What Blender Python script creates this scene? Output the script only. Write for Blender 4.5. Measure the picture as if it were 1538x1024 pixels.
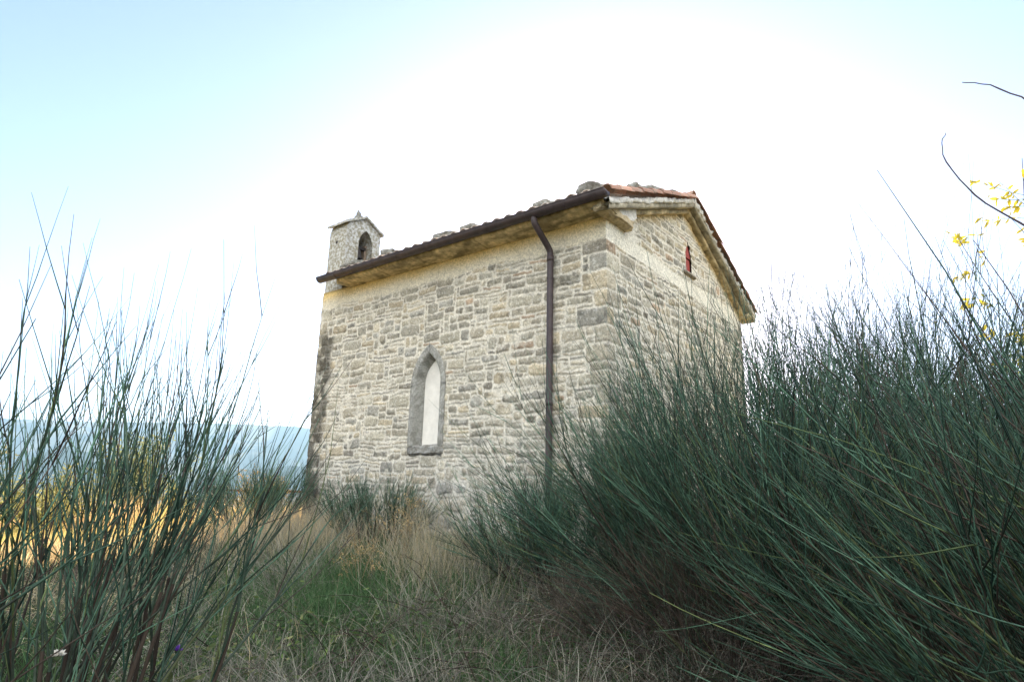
import bpy, bmesh, math, random
import numpy as np
from mathutils import Matrix, Vector

S = bpy.context.scene
COL = S.collection
for o in list(bpy.data.objects): bpy.data.objects.remove(o)

# ------------------------------------------------------------------ camera
CAMZ = 1.25
PITCH, ROLL = 0.22905, 0.02303
cam_d = bpy.data.cameras.new('camera'); cam = bpy.data.objects.new('camera', cam_d); COL.objects.link(cam)
fw = Vector((0, math.cos(PITCH), math.sin(PITCH))); rt = Vector((1, 0, 0)); up = rt.cross(fw)
rt2 = rt*math.cos(ROLL)+up*math.sin(ROLL); up2 = up*math.cos(ROLL)-rt*math.sin(ROLL)
M = Matrix(((rt2.x, up2.x, -fw.x, 0), (rt2.y, up2.y, -fw.y, 0), (rt2.z, up2.z, -fw.z, CAMZ), (0, 0, 0, 1)))
cam.matrix_world = M
cam_d.sensor_width = 36; cam_d.lens = 905.876/1538*36
cam_d.clip_start = 0.05; cam_d.clip_end = 60000
S.camera = cam

# ------------------------------------------------------------------ light
SUN_EL, SUN_AZ = math.radians(17.5), math.radians(9)      # azimuth clockwise from +Y
SKY_STRENGTH = 0.15
W = bpy.data.worlds.new('World'); S.world = W; W.use_nodes = True
nt = W.node_tree; nt.nodes.clear()
out = nt.nodes.new('ShaderNodeOutputWorld'); bg = nt.nodes.new('ShaderNodeBackground')
sky = nt.nodes.new('ShaderNodeTexSky'); sky.sky_type = 'NISHITA'; sky.sun_disc = False
sky.sun_elevation = SUN_EL; sky.sun_rotation = SUN_AZ
sky.air_density = 1.0; sky.dust_density = .75; sky.ozone_density = 2.4
# added, unseen bright cloud bank behind and above the camera, brightens the shaded walls
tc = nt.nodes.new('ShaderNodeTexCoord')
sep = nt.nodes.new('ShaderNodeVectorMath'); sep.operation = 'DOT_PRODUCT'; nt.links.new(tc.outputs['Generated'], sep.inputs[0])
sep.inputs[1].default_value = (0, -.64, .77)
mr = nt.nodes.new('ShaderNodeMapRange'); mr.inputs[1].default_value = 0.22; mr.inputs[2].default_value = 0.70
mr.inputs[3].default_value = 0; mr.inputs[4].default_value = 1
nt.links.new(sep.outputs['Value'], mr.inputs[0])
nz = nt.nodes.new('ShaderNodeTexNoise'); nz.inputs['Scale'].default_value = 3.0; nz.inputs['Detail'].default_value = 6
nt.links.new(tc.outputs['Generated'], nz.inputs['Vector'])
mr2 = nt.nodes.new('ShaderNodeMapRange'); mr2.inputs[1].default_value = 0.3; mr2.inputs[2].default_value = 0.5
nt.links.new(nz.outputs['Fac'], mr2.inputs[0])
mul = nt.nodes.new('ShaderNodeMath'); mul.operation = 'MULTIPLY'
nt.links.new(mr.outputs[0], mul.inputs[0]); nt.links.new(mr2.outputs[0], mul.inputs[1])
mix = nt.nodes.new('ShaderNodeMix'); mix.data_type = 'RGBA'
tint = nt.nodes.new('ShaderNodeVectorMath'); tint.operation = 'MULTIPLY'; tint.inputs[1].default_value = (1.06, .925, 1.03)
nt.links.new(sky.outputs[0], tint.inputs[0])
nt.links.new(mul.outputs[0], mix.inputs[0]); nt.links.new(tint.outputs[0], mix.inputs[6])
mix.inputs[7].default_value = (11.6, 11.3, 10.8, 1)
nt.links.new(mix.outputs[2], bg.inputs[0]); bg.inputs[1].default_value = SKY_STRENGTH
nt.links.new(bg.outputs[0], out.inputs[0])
sd = bpy.data.lights.new('sun', 'SUN'); sd.energy = 5.0; sd.angle = math.radians(0.5); sd.color = (1, .9, .74)
sun = bpy.data.objects.new('sun', sd); COL.objects.link(sun)
sdir = Vector((math.sin(SUN_AZ)*math.cos(SUN_EL), math.cos(SUN_AZ)*math.cos(SUN_EL), math.sin(SUN_EL)))
sun.rotation_euler = sdir.to_track_quat('Z', 'Y').to_euler(); sun.location = (3, 12, 20)
S.view_settings.view_transform = 'Standard'; S.view_settings.look = 'None'
S.view_settings.exposure = 1.2; S.view_settings.gamma = 1
S.render.engine = 'CYCLES'

# ------------------------------------------------------------------ helpers
def tag(o, label=None, cat=None, group=None, kind=None):
    if label: o['label'] = label
    if cat: o['category'] = cat
    if group: o['group'] = group
    if kind: o['kind'] = kind
    return o
def empty(name, loc=(0, 0, 0), rz=0):
    o = bpy.data.objects.new(name, None); COL.objects.link(o); o.location = loc; o.rotation_euler = (0, 0, rz); o.empty_display_size = .2
    return o
def link(name, me, mat, parent=None):
    o = bpy.data.objects.new(name, me); COL.objects.link(o)
    if mat is not None: me.materials.append(mat)
    if parent is not None: o.parent = parent
    return o
def npmesh(name, V, F, col=None, smooth=True):
    """V (n,3) F (m,4) or (m,3) numpy arrays, col (n,3) per-vertex colours"""
    me = bpy.data.meshes.new(name); V = np.asarray(V, np.float32); F = np.asarray(F, np.int32)
    k = F.shape[1]
    me.vertices.add(len(V)); me.vertices.foreach_set('co', V.ravel())
    me.loops.add(F.size); me.loops.foreach_set('vertex_index', F.ravel())
    me.polygons.add(len(F)); me.polygons.foreach_set('loop_start', np.arange(0, F.size, k, dtype=np.int32))
    me.update(calc_edges=True)
    if smooth: me.polygons.foreach_set('use_smooth', np.ones(len(F), bool))
    if col is not None:
        a = me.color_attributes.new('Col', 'FLOAT_COLOR', 'POINT')
        c = np.ones((len(V), 4), np.float32); c[:, :3] = col; a.data.foreach_set('color', c.ravel())
    me.validate()
    return me
def grid_faces(nr, nc, mask=None):
    i = np.arange(nr-1)[:, None]*nc+np.arange(nc-1)[None, :]
    F = np.stack([i, i+1, i+1+nc, i+nc], -1)
    if mask is not None: return F[mask]
    return F.reshape(-1, 4)
def hash2(ix, iy, seed):
    h = (ix.astype(np.int64)*374761393+iy.astype(np.int64)*668265263+seed*974634777) & 0xffffffff
    h = ((h ^ (h >> 13))*1274126177) & 0xffffffff
    return ((h ^ (h >> 16)) & 0xffffff)/float(0xffffff)
def vn(x, y, seed=0):
    xi = np.floor(x); yi = np.floor(y); fx = x-xi; fy = y-yi
    fx = fx*fx*(3-2*fx); fy = fy*fy*(3-2*fy)
    a = hash2(xi, yi, seed); b = hash2(xi+1, yi, seed); c = hash2(xi, yi+1, seed); d = hash2(xi+1, yi+1, seed)
    return (a+(b-a)*fx)*(1-fy)+(c+(d-c)*fx)*fy
def fbm(x, y, seed=0, o=4):
    s = 0; a = .5; t = 0
    for k in range(o):
        s = s+a*vn(x*2**k, y*2**k, seed+k*17); t += a; a *= .5
    return s/t
def sst(a, b, x):
    t = np.clip((x-a)/(b-a), 0, 1); return t*t*(3-2*t)
class MB:
    """collects simple shapes into one mesh"""
    def __init__(s): s.bm = bmesh.new()
    def box(s, c, d, rz=0, jit=0, rng=None, rx=0, ry=0):
        r = bmesh.ops.create_cube(s.bm, size=1)['verts']
        R = Matrix.Rotation(rz, 3, 'Z') @ Matrix.Rotation(ry, 3, 'Y') @ Matrix.Rotation(rx, 3, 'X')
        for v in r:
            p = Vector((v.co.x*d[0], v.co.y*d[1], v.co.z*d[2]))
            if jit: p += Vector([rng.uniform(-jit, jit) for _ in range(3)])
            v.co = R @ p+Vector(c)
        return r
    def tube(s, pts, r, n=10, cap=True, rr=None):
        pts = [Vector(p) for p in pts]; rings = []; ref = None
        for i, p in enumerate(pts):
            t = (pts[min(i+1, len(pts)-1)]-pts[max(i-1, 0)]).normalized()
            if ref is None: ref = t.orthogonal().normalized()
            a = (ref-t*ref.dot(t)).normalized(); ref = a; b = t.cross(a)
            R = rr[i] if rr else r
            rings.append([s.bm.verts.new(p+(a*math.cos(2*math.pi*k/n)+b*math.sin(2*math.pi*k/n))*R) for k in range(n)])
        for A, B in zip(rings, rings[1:]):
            for k in range(n): s.bm.faces.new((A[k], A[(k+1) % n], B[(k+1) % n], B[k]))
        if cap: s.bm.faces.new(rings[0][::-1]); s.bm.faces.new(rings[-1])
    def loft(s, rings, closed=True, cap=False):
        R = [[s.bm.verts.new(p) for p in r] for r in rings]; n = len(R[0])
        for A, B in zip(R, R[1:]):
            for k in range(n if closed else n-1): s.bm.faces.new((A[k], A[(k+1) % n], B[(k+1) % n], B[k]))
        if cap: s.bm.faces.new(R[0][::-1]); s.bm.faces.new(R[-1])
        return R
    def build(s, name, mat, parent=None, smooth=False, bevel=0, sub=0, rough=0, seed=1):
        if bevel:
            bmesh.ops.bevel(s.bm, geom=list(s.bm.edges), offset=bevel, segments=2, affect='EDGES', clamp_overlap=True)
        if sub: bmesh.ops.subdivide_edges(s.bm, edges=list(s.bm.edges), cuts=sub, use_grid_fill=True)
        if rough:
            rr = random.Random(seed); ox = rr.uniform(0, 99)
            from mathutils import noise
            for v in s.bm.verts:
                v.co += noise.noise_vector(v.co*9+Vector((ox, 0, 0)))*rough+noise.noise_vector(v.co*27+Vector((ox, 3, 0)))*rough*.5
        bmesh.ops.recalc_face_normals(s.bm, faces=list(s.bm.faces))
        me = bpy.data.meshes.new(name); s.bm.to_mesh(me); s.bm.free()
        if smooth:
            for p in me.polygons: p.use_smooth = True
        return link(name, me, mat, parent)

# ------------------------------------------------------------------ materials
def mat(name, base=(.5, .5, .5), rough=.85, attr=False, noise=None, bump=None, metal=0, transl=0, island=0, spec=.3, c2=None):
    """noise=(scale, lo colour mult, hi mult); bump=(scale, strength, distance)"""
    m = bpy.data.materials.new(name); m.use_nodes = True; t = m.node_tree; L = t.links; N = t.nodes
    b = N['Principled BSDF']; b.inputs['Roughness'].default_value = rough; b.inputs['Metallic'].default_value = metal
    b.inputs['Specular IOR Level'].default_value = spec
    tcn = N.new('ShaderNodeTexCoord')
    if attr:
        a = N.new('ShaderNodeAttribute'); a.attribute_name = 'Col'; c = a.outputs['Color']
    else:
        r = N.new('ShaderNodeRGB'); r.outputs[0].default_value = (*base, 1); c = r.outputs[0]
    if noise:
        n = N.new('ShaderNodeTexNoise'); n.inputs['Scale'].default_value = noise[0]; n.inputs['Detail'].default_value = 8; n.inputs['Roughness'].default_value = .65
        L.new(tcn.outputs['Object'], n.inputs['Vector'])
        k = N.new('ShaderNodeMapRange'); k.inputs[1].default_value = .32; k.inputs[2].default_value = .68
        k.inputs[3].default_value = noise[1]; k.inputs[4].default_value = noise[2]; L.new(n.outputs['Fac'], k.inputs[0])
        if c2:
            mx = N.new('ShaderNodeMix'); mx.data_type = 'RGBA'; L.new(k.outputs[0], mx.inputs[0]); L.new(c, mx.inputs[6]); mx.inputs[7].default_value = (*c2, 1); c = mx.outputs[2]
        else:
            vm = N.new('ShaderNodeVectorMath'); vm.operation = 'SCALE'; L.new(c, vm.inputs[0]); L.new(k.outputs[0], vm.inputs['Scale']); c = vm.outputs[0]
    if island:
        g = N.new('ShaderNodeNewGeometry'); k = N.new('ShaderNodeMapRange'); k.inputs[3].default_value = 1-island; k.inputs[4].default_value = 1+island
        L.new(g.outputs['Random Per Island'], k.inputs[0])
        vm = N.new('ShaderNodeVectorMath'); vm.operation = 'SCALE'; L.new(c, vm.inputs[0]); L.new(k.outputs[0], vm.inputs['Scale']); c = vm.outputs[0]
    L.new(c, b.inputs['Base Color'])
    if bump:
        n = N.new('ShaderNodeTexNoise'); n.inputs['Scale'].default_value = bump[0]; n.inputs['Detail'].default_value = 8
        L.new(tcn.outputs['Object'], n.inputs['Vector'])
        bp = N.new('ShaderNodeBump'); bp.inputs['Strength'].default_value = bump[1]; bp.inputs['Distance'].default_value = bump[2]
        L.new(n.outputs['Fac'], bp.inputs['Height']); L.new(bp.outputs[0], b.inputs['Normal'])
    if transl:
        tr = N.new('ShaderNodeBsdfTranslucent'); L.new(c, tr.inputs[0]); mx = N.new('ShaderNodeMixShader'); mx.inputs[0].default_value = transl
        L.new(b.outputs[0], mx.inputs[1]); L.new(tr.outputs[0], mx.inputs[2]); L.new(mx.outputs[0], N['Material Output'].inputs[0])
    return m
MW = mat('rubble_masonry', attr=True, rough=.95, noise=(42, .62, 1.34), bump=(70, .7, .006), spec=.1)
MLICH = mat('lichened_stone', (.27, .25, .19), .95, noise=(17, -.6, 1.3), c2=(.56, .57, .56), bump=(40, .9, .01), spec=.1)
MFRAME = mat('grey_sandstone', attr=True, rough=.95, noise=(45, .7, 1.25), bump=(60, .8, .006), spec=.1)
MSLAB = mat('cornice_sandstone', attr=True, rough=.95, noise=(14, .6, 1.3), bump=(30, .8, .008), spec=.1)
MROCK = mat('loose_stone', (.17, .16, .135), .95, noise=(16, -.3, 1.1), c2=(.36, .36, .34), bump=(28, .9, .012), spec=.1)
MPLAST = mat('white_plaster', (.80, .77, .70), .9, noise=(7, .88, 1.06), bump=(50, .4, .003), spec=.1)
MTILE = mat('terracotta_tile', (.40, .215, .155), .9, noise=(14, -.4, 1.0), c2=(.36, .29, .24), bump=(40, .5, .004), island=.28, spec=.15)
MTILE_OLD = mat('weathered_tile', (.34, .25, .19), .95, noise=(20, -.2, .9), c2=(.45, .43, .40), bump=(40, .6, .005), island=.25, spec=.1)
MLIME = mat('bedding_mortar', (.62, .60, .55), .95, noise=(20, .7, 1.15), bump=(30, .9, .01), spec=.1)
MMETAL = mat('brown_painted_metal', (.055, .040, .042), .5, noise=(9, .7, 1.35), bump=(60, .12, .001), spec=.4)
MRED = mat('oxide_red_board', (.30, .055, .04), .7, noise=(25, .7, 1.2), bump=(50, .3, .002))
MDARK = mat('dark_bronze_and_hole_shade', (.035, .03, .028), .6, metal=.3)
MBRICK = mat('orange_brick', (.26, .20, .15), .9, noise=(20, .6, 1.2))
MRUST = mat('rusty_iron', (.16, .07, .04), .9, noise=(30, .6, 1.3))
MBROOM = mat('broom_green', attr=True, rough=.55, island=.5, spec=.22, noise=(14, .55, 1.45))
MWOOD = mat('woody_stem', attr=True, rough=.8, island=.35, bump=(90, .5, .002), spec=.2)
MFIELD = mat('field_blade', attr=True, rough=.75, transl=.5, island=.25, spec=.2)
MGRASS = mat('grass_blade', attr=True, rough=.75, transl=.25, island=.25, spec=.2)
MLEAF = mat('yellow_leaf', (.62, .50, .05), .6, transl=.6, island=.25)
MGLEAF = mat('green_leaf', attr=True, rough=.6, transl=.35, island=.3)
MSOIL = mat('dry_soil', attr=True, rough=1, noise=(3.5, .6, 1.35), bump=(9, .8, .04), spec=.05)
MHILL = mat('far_hillside', attr=True, rough=1, spec=0)

# ------------------------------------------------------------------ terrain
CH = Vector((1.16603, 7.2, 0)); AZ = 0.901634; LL, WW = 6.04, 5.22
ca, sa = math.cos(AZ), math.sin(AZ)
def l2w(x, y): return CH.x+ca*x-sa*y, CH.y+sa*x+ca*y
def w2l(x, y):
    dx = x-CH.x; dy = y-CH.y; return ca*dx+sa*dy, -sa*dx+ca*dy
def gz(x, y):
    x = np.asarray(x, float); y = np.asarray(y, float)
    lx, ly = w2l(x, y)
    d = np.hypot(np.maximum(np.maximum(-lx, lx-WW), 0), np.maximum(np.maximum(-ly, ly-LL), 0))
    z = .42*sst(4.0, .0, d)
    r = np.hypot(x, y)
    z = z+.12*(fbm(x*.45+50, y*.45+50, 3, 4)-.5)*sst(.5, 3, r)
    z = z-.35*sst(6, 20, -x)*1.0
    z = z-sst(24, 60, r)*6-np.clip(r-40, 0, None)*.17
    return z
def hillz(x, y):
    r = np.hypot(x, y); th = np.arctan2(x, y)
    near = gz(x, y)
    z = np.maximum(near, -230+60*(fbm(x/900+9, y/900+4, 5, 5)-.5))
    rid = 1-np.abs(2*fbm(x/900+3.3, y/900+7.1, 8, 6)-1)
    rid2 = fbm(x/420+31, y/420+17, 21, 6)
    el = np.tan(np.radians(3.30+.55*np.sin(th*2.6+2.2)+.35*(vn(th*9+20, th*0, 4)-.5)))
    z = z+sst(2200, 6300, r)*(6400*el+230)*(.80+.20*np.clip(rid*1.15, 0, 1))
    z = z+sst(1300, 2600, r)*sst(3900, 2800, r)*(60+330*rid2**1.6)*1.0
    z = z+(rid-.6)*150*sst(2500, 4500, r)*(1-sst(5200, 6300, r))
    return z
def polar(name, rs, nth, fn, m, colf):
    th = np.linspace(-math.pi, math.pi, nth+1)
    R, T = np.meshgrid(rs, th, indexing='ij')
    X = R*np.sin(T); Y = R*np.cos(T); Z = fn(X, Y)
    V = np.stack([X, Y, Z], -1).reshape(-1, 3)
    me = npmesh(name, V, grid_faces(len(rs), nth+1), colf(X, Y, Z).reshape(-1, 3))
    o = link(name, me, m); tag(o, kind='structure'); return o
def soilcol(X, Y, Z):
    n = fbm(X*.5+8, Y*.5+3, 31, 4)[..., None]; m_ = fbm(X*.17+1, Y*.17+1, 37, 3)[..., None]
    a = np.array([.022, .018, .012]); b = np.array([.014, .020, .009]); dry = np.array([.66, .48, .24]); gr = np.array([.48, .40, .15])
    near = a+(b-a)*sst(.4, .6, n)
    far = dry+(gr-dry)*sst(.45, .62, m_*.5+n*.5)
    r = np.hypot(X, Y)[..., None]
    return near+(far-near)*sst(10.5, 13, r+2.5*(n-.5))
rs = np.concatenate([[0.001], np.linspace(.3, 16, 90), np.geomspace(16.4, 70, 34)])
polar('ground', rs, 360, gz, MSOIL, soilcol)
def hillcol(X, Y, Z):
    n = fbm(X/130+8, Y/130+3, 41, 5)[..., None]; k = fbm(X/450+18, Y/450+3, 43, 4)[..., None]
    forest = np.array([.035, .05, .025]); field = np.array([.17, .155, .09])
    return forest+(field-forest)*sst(.52, .62, n*.55+k*.45)
rh = np.concatenate([[rs[-1]], np.geomspace(76, 1200, 40), np.linspace(1260, 7600, 150), [8200, 9500]])
th_o = polar('hills', rh, 720, hillz, MHILL, hillcol)

# pale gravel track crossing the sunlit field
tb = []
P = [(-13.5, 17.5), (-9.5, 17.9), (-6.6, 17.2), (-4.9, 16.6), (-3.2, 17.6), (-1, 19.5)]
V = []; cl = []
for i in range(60):
    t = i/59*(len(P)-1); k = min(int(t), len(P)-2); f = t-k
    x = P[k][0]*(1-f)+P[k+1][0]*f; y = P[k][1]*(1-f)+P[k+1][1]*f
    for j in range(7):
        yy = y+(j/6-.5)*1.7+.12*math.sin(i*1.7+j)*(j in (0, 6)); V.append((x, yy, float(gz(x, yy))+.02)); cl.append((.62, .50, .40))
tr = link('gravel_track', npmesh('gravel_track', np.array(V), grid_faces(60, 7), np.array(cl)), MSOIL); tag(tr, kind='structure')

# ------------------------------------------------------------------ chapel
chapel = tag(empty('stone_chapel', CH, AZ), 'small rubble stone chapel with a tiled gable roof and walled up lancet window', 'chapel')
# gable profile (underside of the verge stones)
RX = 2.60
def gtop(x, zr=5.62, sl=.395, sr=.45): return np.where(x < RX, zr-sl*(RX-x), zr-sr*(x-RX))
def pack(nu, nz, rng, quoin_l, quoin_r, cu, cz):
    g = -np.ones((nz, nu), int); rects = []
    def put(i, j, w, h, kind=0):
        g[j:j+h, i:i+w] = len(rects); rects.append((i, j, w, h, kind))
    for side in quoin_l, quoin_r:
        for (j0, h, w) in side:
            if j0+h > nz: h = nz-j0
            if h <= 0: continue
            if side is quoin_l: put(0, j0, w, h, 1)
            else: put(nu-w, j0, w, h, 2)
    lasth = 2
    for j in range(nz):
        i = 0
        while i < nu:
            if g[j, i] >= 0: i += 1; continue
            u = rng.random()
            if u < .11: w, h = rng.integers(1, 4), 1
            elif u < .30: w, h = rng.integers(4, 10), 1
            elif u < .80: w, h = rng.integers(3, 8), 2
            elif u < .93: w, h = rng.integers(5, 9), 3
            else: w, h = rng.integers(2, 4), rng.integers(2, 4)
            if j and rng.random() < .55 and u >= .3: h = lasth
            lasth = h
            ww = 0
            while ww < w and i+ww < nu and g[j, i+ww] < 0: ww += 1
            h = min(h, nz-j)
            while h > 1 and (g[j:j+h, i:i+ww] >= 0).any(): h -= 1
            put(i, j, ww, h); i += ww
    return g, rects
rngW = np.random.default_rng(12)
def quoins(rng, nz, phase):
    out_ = []; j = 0; k = 0
    while j < nz:
        h = int(rng.integers(2, 5)) if rng.random() < .7 else 4; out_.append((j, h, k)); j += h; k += 1
    return out_
CU, CZc = .060, .059
NZ = int(6/CZc)
q_near = quoins(rngW, NZ, 0); q_far = quoins(rngW, NZ, 1); q_r = quoins(rngW, NZ, 0)
def qw(q, par, rng): return [(j, h, int((rng.integers(5, 8) if (k+par) % 2 else rng.integers(3, 5)))) for j, h, k in q]
MORT = np.array([.63, .59, .50]); PAL = np.array([[.335, .315, .262], [.30, .290, .250], [.385, .345, .265], [.265, .262, .238], [.36, .345, .29], [.34, .27, .205], [.235, .222, .19], [.40, .37, .30]])
PW = np.array([.25, .20, .14, .13, .14, .025, .06, .07]); PW = PW/PW.sum()
def wallfield(u, z, length, g, rects, rng, band, hole_side=False):
    """u,z 2-D arrays -> outward height, colour"""
    jr = rng.random((len(rects), 8)); ci = rng.choice(len(PAL), len(rects), p=PW)
    R = np.array(rects, float)
    uu = u+.030*(vn(u*5+3, z*5, 71)-.5)+.020*(vn(u*15, z*15, 72)-.5)+.009*(vn(u*45, z*45, 73)-.5)
    zz = z+.045*(vn(u*2.2, z*3+9, 74)-.5)+.022*(vn(u*13, z*13+5, 75)-.5)+.009*(vn(u*45+7, z*45, 76)-.5)
    edge = np.minimum(u, length-u); keep = sst(0, .12, edge)
    uu = u+(uu-u)*keep
    iu = np.clip((uu/CU).astype(int), 0, g.shape[1]-1); iz = np.clip((zz/CZc).astype(int), 0, g.shape[0]-1)
    q = g[iz, iu]; r = R[q]; J = jr[q]
    x0 = r[..., 0]*CU; x1 = (r[..., 0]+r[..., 2])*CU; z0 = r[..., 1]*CZc; z1 = (r[..., 1]+r[..., 3])*CZc
    x0 = np.where(r[..., 4] == 1, x0-.3, x0); x1 = np.where(r[..., 4] == 2, x1+.3, x1)
    gap = .006+.011*J[..., 0]
    gap = np.where(r[..., 4] > 0, .009, gap)
    cx = (x0+x1)/2+(J[..., 1]-.5)*.006; cz_ = (z0+z1)/2+(J[..., 2]-.5)*.006; hx = (x1-x0)/2-gap; hz = (z1-z0)/2-gap
    an = (J[..., 3]-.5)*.16*np.where(r[..., 4] > 0, 0, 1)
    dx = (uu-cx)*np.cos(an)+(zz-cz_)*np.sin(an); dz = -(uu-cx)*np.sin(an)+(zz-cz_)*np.cos(an)
    rad = np.minimum(hx, hz)*(.35+.45*J[..., 4])
    rad = np.where(r[..., 4] > 0, np.minimum(hx, hz)*.2, rad)
    qx = np.abs(dx)-hx+rad; qz = np.abs(dz)-hz+rad
    sdf = np.hypot(np.maximum(qx, 0), np.maximum(qz, 0))+np.minimum(np.maximum(qx, qz), 0)-rad
    ns = fbm(u*22, z*22, 81, 3)
    sdf = sdf+(ns-.5)*.014
    stone = sst(.006, -.011, sdf)
    # smeared mortar over parts of the wall, rendered bands
    smear = sst(.62, .74, fbm(u*1.3+5, z*1.3, 91, 4)*.6+fbm(u*9, z*9, 92, 3)*.4+.10*(J[..., 5]-.5))
    stone = stone*(1-.85*smear)
    for (f) in band: stone = stone*(1-f(u, z))
    rel = .004+.013*J[..., 6]; rel = np.where(r[..., 4] > 0, .010, rel)
    H = stone*rel*sst(.004, -.030, sdf)+.010*(fbm(u*7, z*7, 95, 4)-.5)+.008*(fbm(u*40, z*40, 96, 3)-.5)
    C = PAL[ci[q]]*np.array([1.18, 1.14, 1.07])*(.80+.38*J[..., 7:8])
    C = C*(.78+.46*fbm(u*14, z*14, 97, 4)[..., None])
    dark = sst(.52, .70, fbm(u*11+4, z*11, 98, 4))*(.25+.75*sst(.3, .9, J[..., 0]))
    C = C*(1-.42*dark[..., None])
    C = np.where((r[..., 4] > 0)[..., None], C*.98, C)
    lich = sst(.63, .70, fbm(u*30, z*30+3, 99, 3)); C = C+lich[..., None]*.13*np.array([1, 1, .98])
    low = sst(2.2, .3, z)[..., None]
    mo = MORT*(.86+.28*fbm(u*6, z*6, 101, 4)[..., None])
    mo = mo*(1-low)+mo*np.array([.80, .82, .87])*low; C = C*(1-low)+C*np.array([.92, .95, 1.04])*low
    stain = sst(4.25, 4.62, z+.10*(fbm(u*3, z*2, 105, 3)-.5))[..., None] if band else 0
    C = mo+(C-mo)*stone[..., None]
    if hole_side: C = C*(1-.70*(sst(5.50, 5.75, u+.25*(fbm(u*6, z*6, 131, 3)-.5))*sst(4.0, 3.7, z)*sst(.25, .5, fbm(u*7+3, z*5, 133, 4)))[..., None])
    crack = sst(.015, .0, np.abs(sdf))*sst(.55, .7, fbm(u*6+9, z*6, 103, 3))*.5*(1-smear); C = C*(1-.5*crack[..., None])
    return H, C
WIN_C, WIN_H, WIN_S, WIN_A, WIN_B = 3.08, .33, 2.66, 3.24, 1.66
def lancet_half(z, hw, sp, ap):
    h = ap-sp; c = (h*h-hw*hw)/(2*hw)
    return np.where(z < sp, hw, np.sqrt(np.maximum((hw+c)**2-np.clip(z-sp, 0, None)**2, 0))-c)
RES = .0115
def side(length, zmax, origin, du, nrm, corner0, corner1, band, g, rects, rng, hole=None, gable=False, res=RES):
    nu = int(length/res)+1; nzz = int((zmax+.3)/res)+1
    u = np.linspace(0, length, nu); z = np.linspace(-.3, zmax, nzz)
    U, Z = np.meshgrid(u, z)
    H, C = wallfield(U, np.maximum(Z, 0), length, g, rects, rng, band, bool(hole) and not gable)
    H = H+.012
    n = np.tile(np.array(nrm, float), (nzz, nu, 1))
    n[:, 0] = corner0; n[:, -1] = corner1
    H[:, 0] *= .9; H[:, -1] *= .9
    P = np.array(origin, float)+U[..., None]*np.array(du, float)+n*H[..., None]; P[..., 2] = Z
    uc = (U[:-1, :-1]+U[1:, 1:])/2; zc = (Z[:-1, :-1]+Z[1:, 1:])/2
    mk = np.ones_like(uc, bool)
    if hole: mk &= ~hole(uc, zc)
    if gable: mk &= zc < gtop(uc)+.03
    return P.reshape(-1, 3), grid_faces(nzz, nu, mk), C.reshape(-1, 3), H
wp = lambda u, z: sst(4.27, 4.36, z+.12*(fbm(u*3.5, z*3.5, 111, 4)-.5)+.05*(vn(u*30, z*30, 113)-.5))
def gb(u, z):
    lo = 4.29-.015*u+.05*(fbm(u*4, z*3, 115, 3)-.5); hi = 4.50+.02*np.sin(u*2)+.05*(fbm(u*5+9, z*3, 116, 3)-.5)
    hi = np.where(u < .75, 4.72-.25*u, hi)
    return sst(lo-.02, lo+.02, z)*sst(hi+.02, hi-.02, z)
gA, rA = pack(int(LL/CU)+1, NZ, rngW, qw(q_near, 0, rngW), [], CU, CZc)
# far corner quoins: reserve by repacking
rA_l = qw(q_near, 0, rngW); rA_r = qw(q_far, 0, rngW)
gA, rA = pack(int(round(LL/CU)), NZ, rngW, rA_l, rA_r, CU, CZc)
gB, rB = pack(int(round(WW/CU)), NZ, rngW, qw(q_near, 1, rngW), qw(q_r, 1, rngW), CU, CZc)
s2 = math.sqrt(.5)*1.35
hole = lambda u, z: (z > WIN_B-.0) & (np.abs(u-WIN_C) < lancet_half(z, WIN_H, WIN_S, WIN_A))
slit = lambda u, z: (z > 4.63) & (np.abs(u-2.72) < np.where(z < 4.95, .12, .12*(1-(z-4.95)/.23)))
parts = [side(LL, 4.64, (0, 0, 0), (0, 1, 0), (-1, 0, 0), (-s2, -s2, 0), (-s2, s2, 0), [wp], gA, rA, rngW, hole)]
parts.append(side(WW, 5.68, (0, 0, 0), (1, 0, 0), (0, -1, 0), (-s2, -s2, 0), (s2, -s2, 0), [gb], gB, rB, rngW, slit, True))
parts.append(side(LL, 4.64, (WW, 0, 0), (0, 1, 0), (1, 0, 0), (s2, -s2, 0), (s2, s2, 0), [], gA, rA, rngW, None, False, .05))
parts.append(side(WW, 5.68, (0, LL, 0), (1, 0, 0), (0, 1, 0), (-s2, s2, 0), (s2, s2, 0), [], gB, rB, rngW, None, True, .05))
# yellow lime stain below the eaves (a real wash of ochre render under the cornice)
off = 0; VV = []; FF = []; CC = []
for k, (v, f, c, h) in enumerate(parts):
    if k < 2:
        zz = v[:, 2]
        if k == 0: t = sst(4.36, 4.62, zz+.09*(fbm(v[:, 1]*2, zz*4, 119, 3)-.5))[:, None]
        else: t = (sst(.16, .0, gtop(v[:, 0])-zz)*.7)[:, None]
        plaster = np.array([.66, .60, .46])
        if k == 0: m_ = wp(v[:, 1], zz)[:, None]
        else: m_ = gb(v[:, 0], zz)[:, None]; plaster = np.array([.70, .67, .57])
        c = c+(plaster*(.9+.2*fbm(v[:, 1-k]*5, zz*5, 120, 4)[:, None])-c)*m_*(.85 if k == 0 else .7)
        c = c*(1-t)+c*np.array([1.0, .80, .42])*t
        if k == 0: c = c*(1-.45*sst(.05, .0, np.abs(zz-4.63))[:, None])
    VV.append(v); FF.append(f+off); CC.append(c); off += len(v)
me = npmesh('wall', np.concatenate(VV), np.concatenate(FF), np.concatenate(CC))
link('wall', me, MW, chapel)

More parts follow.
